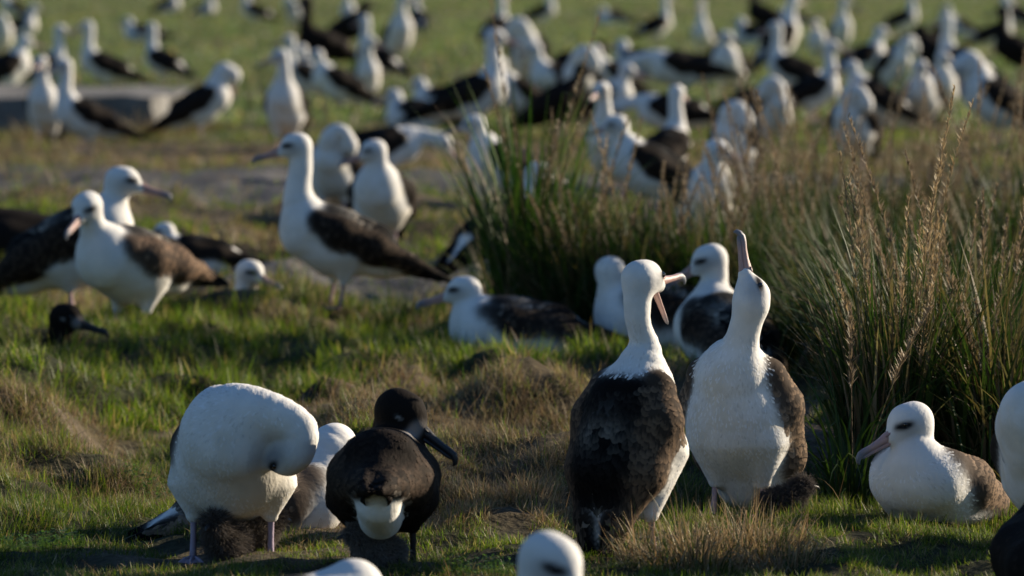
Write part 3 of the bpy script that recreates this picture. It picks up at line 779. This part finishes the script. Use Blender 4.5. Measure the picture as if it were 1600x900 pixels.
for (px, py, r_, n, h, lb) in ((60, 215, .30, 260, .20, 'dry weeds against the left part of the concrete slab'), (215, 214, .35, 300, .24, 'dry weeds at the right corner of the concrete slab'), (300, 205, .3, 240, .18, 'weeds beside the short end of the concrete slab')):
    clump('dry_grass_tuft', px, py, r_, n, h, .6, 0, lb, W=(.005, .012), spread=.8, group='dry grass tufts', cat='dry tuft', segs=4, low=OLV, dryp=TANS)
# ------------------------------------------------------------------ the birds
FAR = dict(res=.011, parts=False)
KINDS = {
 'alert': dict(),
 'alert_l': dict(hd=(.45, .85, -.12)), 'alert_r': dict(hd=(.45, -.85, -.12)),
 'tall': dict(pitch=42, zc=.27, head=(.15, 0, .60), h0=.12),
 'tall_l': dict(pitch=42, zc=.27, head=(.15, .01, .60), hd=(.4, .85, -.2), h0=.12),
 'tall_r': dict(pitch=42, zc=.27, head=(.15, -.01, .60), hd=(.4, -.85, -.2), h0=.12),
 'mid': dict(pitch=28, zc=.23, head=(.17, 0, .44), h0=.08, h1=.07),
 'mid_l': dict(pitch=28, zc=.23, head=(.16, .01, .44), hd=(.4, .85, -.2), h0=.08, h1=.07),
 'mid_r': dict(pitch=28, zc=.23, head=(.16, -.01, .44), hd=(.4, -.85, -.2), h0=.08, h1=.07),
 'lean': dict(pitch=8, zc=.22, head=(.34, 0, .25), hd=(.75, 0, -.65), h0=.10, h1=.08, d0=(1, 0, .5), d1=(-.8, 0, .25)),
 'bow': dict(pitch=30, zc=.24, head=(.22, .02, .43), hd=(.15, .1, -1), hup=(1, 0, .2), neck=[(.12, 0, .40), (.16, 0, .475)], nr=(.080, .066, .052, .045, .042)),
 'preen_l': dict(pitch=34, zc=.25, head=(.130, .100, .372), hd=(-.55, -.30, -.8), hup=(.1, 1, -.1), neck=[(.155, .01, .41), (.155, .04, .450), (.155, .085, .440)], nr=(.070, .052, .040, .036, .036, .038), kn=.012, tr=(.085, .105, .068)),
 'preen_r': dict(pitch=34, zc=.25, head=(.130, -.100, .372), hd=(-.55, .30, -.8), hup=(.1, -1, -.1), neck=[(.155, -.01, .41), (.155, -.04, .450), (.155, -.085, .440)], nr=(.070, .052, .040, .036, .036, .038), kn=.012, tr=(.085, .105, .068)),
 'sit': dict(sit=True, pitch=8, zc=.10, head=(.17, 0, .235), h0=.08, h1=.07),
 'sit_up': dict(sit=True, pitch=22, zc=.13, head=(.18, 0, .36), h0=.10, h1=.09),
 'sit_up_l': dict(sit=True, pitch=22, zc=.13, head=(.15, .0, .36), hd=(.2, .9, -.35), h0=.10, h1=.09),
 'rise': dict(wingcol=(.070, .050, .038), pitch=13, zc=.20, head=(.205, 0, .385), hd=(.9, .25, -.4), h0=.07, h1=.08, legtop=.05),  # lighter brown wing: sunlit tone put into the plumage colour
 'sit_away': dict(sit=True, pitch=8, zc=.10, head=(.17, 0, .245), hd=(.25, -.95, -.1), h0=.08, h1=.07),
 'd_up': dict(dark=True, sit=True, pitch=22, zc=.13, head=(.18, 0, .36), h0=.10, h1=.09),
 'sit_low': dict(sit=True, pitch=5, zc=.09, head=(.17, 0, .17), h0=.06, h1=.05),
 'd_alert': dict(dark=True), 'd_mid': dict(dark=True, pitch=28, zc=.23, head=(.17, 0, .44), h0=.08, h1=.07),
 'd_sit': dict(dark=True, sit=True, pitch=8, zc=.10, head=(.17, 0, .235), h0=.08, h1=.07),
}
CACHE = {}
GF = 'albatrosses scattered over the far turf'
def put(kind, px, py, hdg, label, group=None, sc=1.0, near=False, dz=0.0, cat='albatross'):
    key = (kind, near)
    if key not in CACHE:
        kw = dict(KINDS[kind]); kw['res'] = .0075 if near else .011; kw['parts'] = near
        if near: kw['feathers'] = 500
        nm = 'dark_albatross' if kind.startswith('d_') else 'albatross'
        o = make_bird(nm, **kw); CACHE[key] = o
    else: o = dup(CACHE[key])
    x, y, z = ground(px, py)
    if py > 380: y = flatD(py); x = flatx(px, y); z = float(height(x, y))
    o.location = (x, y, z - .004 + dz); o.rotation_euler = (0, 0, math.radians(hdg)); sc *= 1.08 if group == GF else 1; o.scale = (sc, sc, sc)
    tag(o, label, cat, group); return o
GF = 'albatrosses scattered over the far turf'; GM = 'albatrosses in the middle distance'; GN = 'albatrosses near the camera'
# --- middle distance
put('alert', 528, 503, 190, 'large albatross standing in side view facing left, left of the tall green grass', GM, near=True)
put('sit', 806, 554, 182, 'albatross lying flat on the turf facing left, head up, black back stretched to the right', GM, near=True)
put('rise', 205, 522, 230, 'white breasted albatross facing left on the grassy rise with brown wing behind', GM, near=True, sc=1.08)
put('mid', 108, 495, -6, 'albatross facing right with pink bill, its neck rising behind the bird on the grassy rise', GM, sc=1.14, near=True)
put('d_sit', 25, 434, 176, 'dark albatross body cut by the left edge behind the rise', GM, sc=1.35)
put('sit', 306, 432, 180, 'small distant albatross sitting behind the brown wing of the bird on the rise', GM, sc=.75)
put('sit_up', 335, 492, 318, 'albatross with only its head showing over the brown tuft on the rise', GM, near=True, dz=-.28)
put('d_up', 25, 550, 338, 'dark brown albatross with only its head showing over the grassy rise', GM, near=True, dz=-.29)
put('preen_l', 520, 345, 262, 'white albatross with its head bowed behind the neck of the large standing bird', GM, sc=.98)
put('mid_r', 597, 402, 262, 'white albatross looking left just behind the wing of the large standing bird', GM)
put('lean', 598, 290, 2, 'albatross stretching its neck forward and down to the right on the gravel track', GM)
put('mid', 795, 335, 188, 'albatross facing left whose head shows left of the tall green grass', GM)
put('mid', 790, 445, 40, 'albatross mostly hidden by the lone tall clump, dark wing to its left', GM)
put('sit_away', 1042, 548, 178, 'albatross resting behind the open-billed one, only crown and dark back in view', GM, near=True, sc=1.1)
put('sit_up_l', 1140, 590, 112, 'albatross seen from behind between the calling pair, bill turned down left', GM, near=True)
put('mid_l', 1100, 400, 285, 'albatross looking down to the right behind brown grass, above the sky-pointing bill', GM, near=True)
put('mid', 1020, 345, 190, 'white necked albatross in the brown grass left of the one looking down', GM)
put('tall', 957, 312, 245, 'upright white albatross at the left end of the brown thicket', GM, sc=.92)
put('alert', 1040, 300, 62, 'albatross with dark wing seen from behind at the top of the brown grass', GM, sc=.9)
put('preen_l', 1148, 292, 250, 'albatross preening its breast above the brown grass, dark wing on its right', GM)
put('preen_l', 1335, 265, 250, 'white albatross bent to preen behind the tallest tan plume', GM, sc=1.08)
# --- far turf
put('tall', 72, 228, 262, 'white fronted albatross standing before the left end of the concrete slab', GF, sc=.9)
put('alert', 135, 242, 202, 'albatross with black back standing in front of the concrete slab, facing left', GF, sc=.95)
put('alert', 68, 150, 5, 'albatross facing right just behind the left end of the slab', GF, sc=.95)
put('alert', 165, 150, 180, 'albatross facing left with a tall straight neck above the slab', GF)
put('sit', 224, 66, 185, 'albatross lying on open turf at the upper left, facing left', GF, sc=1.1)
put('alert', 256, 135, 145, 'albatross turned away with dark back above the right end of the slab', GF, sc=.9)
put('bow', 312, 220, 0, 'albatross with black back and bowed head right of the slab', GF, sc=1.0)
put('preen_r', 3, 92, 290, 'white albatross cut by the left edge at the top', GF)
put('sit_up', 30, 62, 5, 'dark backed albatross lying in the upper left corner', GF, sc=1.1)
put('tall_r', 447, 236, 262, 'upright white albatross facing the camera left of centre', GF, sc=1.0)
put('alert', 478, 162, 190, 'albatross half hidden behind the upright white one left of centre', GF, sc=.88)
put('d_alert', 505, 118, 205, 'tall dark brown albatross at the top left of centre', GF, sc=1.2)
put('d_mid', 545, 80, 350, 'dark brown albatross behind the tall dark one at the top', GF, sc=1.2)
put('mid', 530, 178, 190, 'albatross with dark wing facing left below the dark brown birds', GF)
put('tall_l', 572, 170, 285, 'white albatross facing right below the dark brown birds', GF, sc=.88)
put('preen_r', 462, 48, 260, 'white albatross cut by the top edge, left of the dark brown birds', GF)
put('tall_l', 622, 104, 290, 'tall white albatross at the top edge with its neck stretched up', GF, sc=1.15)
put('tall', 548, 58, 255, 'white albatross cut by the top edge behind the dark brown birds', GF)
put('alert', 733, 218, 3, 'large albatross with black wing and raised neck facing right, left of the seed plumes', GF, sc=1.15)
put('sit', 692, 182, 182, 'small white head beyond the wing of the large right-facing bird', GF)
put('preen_r', 826, 138, 262, 'big white albatross preening at the top centre', GF, sc=1.3)
put('mid', 812, 198, 215, 'white albatross between the large right-facing bird and the seed plumes', GF)
put('alert', 775, 78, 60, 'dark backed albatross with white head at the top centre', GF)
put('alert', 846, 46, 4, 'albatross cut by the top edge right of centre, facing right', GF)
put('preen_l', 906, 195, 262, 'white necked albatross with bowed head right of the seed plumes', GF, sc=1.15)
put('mid', 942, 215, -20, 'albatross facing right close behind the upright white one at the thicket', GF)
put('mid', 960, 165, 200, 'small white albatross behind the bowed one right of the seed plumes', GF)
put('lean', 1062, 158, 195, 'large dark backed albatross stooping to the left, right of centre', GF, sc=1.25)
put('mid_l', 1140, 150, 255, 'white necked albatross just right of the stooping dark backed one', GF, sc=1.15)
put('alert', 1100, 90, 255, 'albatross behind the stooping dark backed one with its neck up', GF)
put('tall', 1218, 112, 35, 'albatross seen from behind, brown wing lit, at the top right of centre', GF, sc=1.15)
put('sit_low', 1190, 182, 320, 'white albatross resting low on the turf with head tucked', GF, sc=1.15)
put('alert', 1268, 195, 0, 'albatross with dark back facing right beyond the thicket', GF, sc=.95)
put('mid', 1282, 102, 250, 'small white albatross at the top right behind the dark backed one', GF, sc=.95)
put('tall_l', 1312, 88, 285, 'white albatross at the top edge facing right', GF)
put('preen_l', 1396, 150, 300, 'white albatross preening on the right far turf', GF, sc=1.05)
put('mid_l', 1442, 202, 255, 'left of two white albatrosses standing close beyond the thicket', GF)
put('mid_l', 1472, 184, 265, 'right of two white albatrosses standing close beyond the thicket', GF)
put('alert', 1408, 62, 5, 'albatross with dark wing cut by the top edge at the right', GF)
put('bow', 1562, 228, 186, 'big albatross with black wing and tucked head at the right edge', GF, sc=1.15)
put('alert', 1552, 88, 5, 'albatross with dark back in the upper right corner', GF)
put('d_mid', 1470, 132, 170, 'dark brown albatross on the far turf at the right', GF, sc=1.1)
put('d_sit', 1440, 84, 20, 'dark brown albatross lying on the far turf at the right', GF, sc=1.2)
put('sit_up', 262, 22, 5, 'albatross lying at the top edge above the slab', GF, sc=1.1)
put('sit_up', 320, 26, 330, 'white albatross at the top edge right of the one above the slab', GF, sc=1.0)
put('mid', 24, 36, 200, 'white albatross at the very top left edge', GF)
put('sit', 1240, 40, 180, 'far albatross at the top edge right of the one with lit brown wing', GF)
put('alert_r', 655, 60, 100, 'far dark backed albatross behind the tall white one at the top', GF)
# more of the far crowd
for (k_, px, py, hd_, sc_, lb) in (
 ('sit', 1002, 118, 150, 1.2, 'albatross lying with dark back, in the gap right of the bowed far bird'), ('alert', 1025, 72, 30, 1.0, 'far albatross turned away above the stooping dark backed one'),
 ('sit_up', 870, 150, 200, 1.1, 'low white albatross between the big preening bird and the bowed one'), ('d_sit', 905, 120, 20, 1.2, 'dark far albatross lying above the bowed white one'),
 ('sit', 1180, 70, 150, 1.2, 'far albatross lying just left of the one with lit brown wing'), ('d_alert', 1195, 60, 150, 1.15, 'dark far albatross at the top edge near the lit brown wing'),
 ('sit_up', 1345, 118, 20, 1.15, 'far albatross lying between the top edge bird and the preening one on the right'), ('mid', 1368, 205, 170, 1.0, 'albatross partly behind the one bent to preen beyond the thicket'),
 ('sit', 1385, 200, 20, 1.1, 'dark backed albatross lying beyond the thicket, left of the close pair'), ('alert', 1505, 150, 150, 1.1, 'dark backed albatross turned away left of the big tucked one'),
 ('sit_up', 1500, 60, 200, 1.1, 'far albatross lying at the top right, white breast to the left'), ('d_alert', 1592, 125, 175, 1.1, 'dark albatross cut by the right edge in the far crowd'),
 ('mid', 1590, 50, 150, 1.1, 'far albatross in the top right corner'), ('alert', 1240, 160, 160, 1.05, 'albatross turned away behind the white one resting low'),
 ('d_sit', 1085, 128, 10, 1.2, 'dark far albatross lying beside the stooping one'), ('sit', 655, 206, 170, 1.05, 'dark backed albatross lying in front of the small white head'),
 ('alert', 590, 135, 140, 1.0, 'far albatross turned away behind the white one facing right'), ('sit_up', 505, 150, 190, 1.1, 'white breasted albatross below the tall dark one'),
 ('mid', 5, 160, 20, 1.1, 'albatross cut by the left edge behind the slab'), ('alert', 400, 45, 160, 1.0, 'far albatross turned away at the top left of centre'),
 ('sit', 960, 40, 190, 1.1, 'far albatross lying alone on the open turf at the top'), ('lean', 1050, 228, 170, 1.0, 'albatross stooping left between the upright birds at the thicket edge'),
 ('preen_r', 1210, 232, 280, .95, 'albatross preening just beyond the brown seeding clumps'), ('d_mid', 870, 215, 10, 1.0, 'dark albatross behind the seed plumes of the lone clump')):
    put(k_, px, py, hd_, lb, GF, sc=sc_)
# --- near birds, each built for itself
def hero(name, px, py, hdg, label, group=GN, sc=1.0, up=0.0, **kw):
    kw.setdefault('res', .0055); kw.setdefault('feathers', 1000); kw.setdefault('fluff', 0)
    o = make_bird(name, **kw); y = flatD(py); x = flatx(px, y); z = float(height(x, y)) + up
    o.location = (x, y, z - .018); o.rotation_euler = (0, 0, math.radians(hdg)); o.scale = (sc,) * 3; tag(o, label, 'albatross', group); return o
# bowed preening bird, front view
hero('albatross', 362, 863, 268, 'white albatross seen from the front, bowed right over to preen its breast', pitch=30, zc=.234,
     head=(.158, .140, .258), hd=(-.36, -.72, -.50), hup=(.25, .50, -.80), face=1.8, neck=[(.135, .045, .335), (.155, .105, .338), (.172, .165, .310)], nr=(.096, .078, .058, .046, .041, .040), kn=.026, wingout=-.019, fluff=2600, hsz=.93,  # wider, darker cheek grey on this bird, partly shade put into the colour
     legs=((.0, .084), (.01, -.088)), bw=1.06, legcol=(.36, .30, .38), seed=3)
# bird sitting behind it
hero('albatross', 410, 822, 22, 'albatross crouched behind the bowed one, brown wing and dark tail showing either side', sit=True, pitch=12, zc=.075, bs=.9, bodylen=.88, wingdrop=.03, head=(.19, .12, .13), hd=(-.3, .7, -.2),
     neck=[(.17, 0, .20), (.20, .06, .19)], nr=(.075, .055, .046, .042), seed=4, wingcol=(.075, .056, .043))
# dark bird from behind
hero('dark_albatross', 598, 884, 88, 'dark brown albatross seen from behind with white rump and black bill pointing right', pitch=-4, zc=.205, tr=(.088, .098, .066), dark=True, rump=True,
     head=(.075, -.035, .343), hd=(-.25, -.90, -.52), hsz=1.06, neck=[(.16, -.01, .27)], nr=(.080, .060, .048, .044), legs=((.0, .065), (.0, -.065)), legcol=(.045, .038, .038), bw=.80, wingdrop=.03, wup=.022, wingout=-.010, seed=5, wingcol=(.036, .027, .021), bodylen=.80, kn=.018, feathers=800, fan=.004)
# calling pair
hero('albatross', 985, 866, 54, 'black backed albatross of the calling pair, bill wide open to the right, seen from behind', pitch=68, zc=.292, head=(.040, -.005, .624), hd=(.99, -.02, -.06), gape=65, hsz=.88, tr=(.080, .108, .070),
     h0=.15, h1=.17, d0=(.55, -.1, .9), d1=(-.30, .05, -1), legs=((.03, .085), (.0, -.065)), wingdrop=.0, bw=.86, nr=(.064, .042, .031, .027, .029, .035), bodylen=.84, fluff=1200, seed=6, wingcol=(.050, .037, .028), feathers=1100, kn=.02)
hero('albatross', 1158, 800, 250, 'white breasted albatross of the calling pair pointing its bill straight up at the sky', pitch=60, zc=.245, head=(.092, .055, .530), hd=(-.10, -.06, 1), hup=(-.65, .75, 0),
     neck=[(.078, .020, .40), (.088, .040, .465)], nr=(.074, .054, .042, .038, .038, .038), hsz=.95, fluff=2200, tr=(.078, .108, .085), legs=((.02, .06), (.02, -.06)), bw=1.05, seed=7, wingcol=(.075, .056, .042), legtop=.09, kn=.045)
# sitting bird on the right
hero('albatross', 1463, 822, 244, 'albatross sitting on green turf at the right before the tall clump, pink bill pointing left', sit=True, pitch=24, zc=.075, bs=.78, head=(.115, -.015, .240), hd=(.78, -.57, -.34),
     h0=.07, h1=.10, nr=(.070, .052, .042, .038, .039), fluff=1500, seed=8, wingcol=(.075, .056, .043), kn=.02)
hero('albatross', 1655, 862, 250, 'white fronted albatross cut by the right edge with its head tucked down', pitch=40, zc=.22, head=(.10, -.05, .30), hd=(.05, .5, -.5), hup=(.5, -.5, .4), neck=[(.15, -.02, .34)],
     nr=(.095, .080, .062, .05), seed=9)
hero('dark_albatross', 1655, 930, 95, 'dark albatross shape in the lower right corner', dark=True, sit=True, pitch=8, zc=.10, head=(.15, 0, .2), seed=10, feathers=200, sc=.9)
# blurred birds nearer than the focus
hero('albatross', 777, 1180, 300, 'blurred head of a near albatross poking up at the bottom edge', sit=True, pitch=24, zc=.13, head=(.16, .01, .345), hd=(.85, .30, -.42), h0=.1, h1=.09, seed=12, feathers=0, res=.007, up=.05)
hero('albatross', 418, 1078, 25, 'blurred white curve of a near albatross cut by the bottom edge, below the dark one', sit=True, pitch=10, zc=.105, head=(.12, .0, .17), hd=(-.8, .3, -.2), hup=(0, 0, 1), neck=[(.17, 0, .20)], nr=(.085, .062, .05, .044), seed=13, feathers=0, res=.007, up=.018)

# ------------------------------------------------------------------ downy chicks
def chick(px, py, hdg, label, sc=1.0, dy=0, col=(.055, .048, .045), tip=(.16, .14, .125), seed=1, rsize=.055):
    rs = np.random.RandomState(seed); f = Field()
    f.cone((.0, 0, .055), (-.05, 0, .05), rsize, rsize * .9, col, .03); f.cone((.04, 0, .07), (.075, 0, .115), .035, .030, col, .03); f.cone((.075, 0, .118), (.088, 0, .117), .030, .026, col, .02)
    f.floor = -.005
    V, F = f.mesh(.007); B = MB(); B.add(V, None, F, col)
    n = 11000; k = rs.randint(len(V), size=n); p = V[k]; g = f.grad(p); d_ = g + rs.randn(n, 3) * .45 + np.array([-.35, 0, -.5]); d_ /= np.linalg.norm(d_, axis=1)[:, None]
    L_ = (.010 + .020 * rs.rand(n))[:, None]; sd_ = np.cross(d_, rs.randn(n, 3)); sd_ /= np.linalg.norm(sd_, axis=1)[:, None]
    cur = rs.randn(n, 3) * .003
    A = p - sd_ * .0005; A2 = p + sd_ * .0005; M1 = p + d_ * L_ * .55 + cur - sd_ * .0008; M2 = p + d_ * L_ * .55 + cur + sd_ * .0008; T = p + d_ * L_ + cur * 2.2
    Vn = np.stack([A, A2, M2, M1, T], 1).reshape(-1, 3); o5 = np.arange(n)[:, None] * 5
    cc = np.stack([np.tile(col, (n, 1))] * 2 + [np.tile((np.array(col) + tip) / 2, (n, 1))] * 2 + [np.array(tip) * (.6 + .8 * rs.rand(n, 1))], 1).reshape(-1, 3)
    B.add(Vn, o5 + np.array([3, 2, 4])[None], o5 + np.array([0, 1, 2, 3])[None], cc)
    body = B.build('albatross_chick', (M_DOWN,))
    b2 = MB(); b2.tube([(.105, 0, .115), (.125, 0, .112), (.142, 0, .107), (.150, 0, .100)], [(.010, .011), (.0075, .0085), (.0055, .006), (.002, .002)], (.02, .02, .022), 8); b2.build('bill', (M_BILL,), body)
    for sg in (1, -1):
        e = MB(); e.tube([(.098, sg * .021, .123), (.098, sg * .0262, .123)], [.0042, .0030], (.01, .01, .01), 8); e.build('eye', (M_EYE,), body)
    y = flatD(py); x = flatx(px, y); z = float(height(x, y + dy)); body.location = (x, y + dy, z); body.rotation_euler = (0, 0, math.radians(hdg)); body.scale = (sc,) * 3
    tag(body, label, 'chick', 'downy chicks'); return body
chick(348, 868, 250, 'dark downy chick lying between the legs of the bowed white albatross', .72, dy=.03, seed=2)
chick(398, 862, 30, 'brownish downy chick just right of the darker one under the bowed albatross', .58, dy=.10, seed=3, col=(.09, .075, .065), tip=(.22, .19, .16))
chick(588, 888, 200, 'grey downy chick under the tail of the dark albatross', .62, seed=4, col=(.10, .09, .082), tip=(.30, .27, .25))
chick(1226, 806, 20, 'dark downy chick in the straw beside the sky-pointing albatross', .62, seed=5)
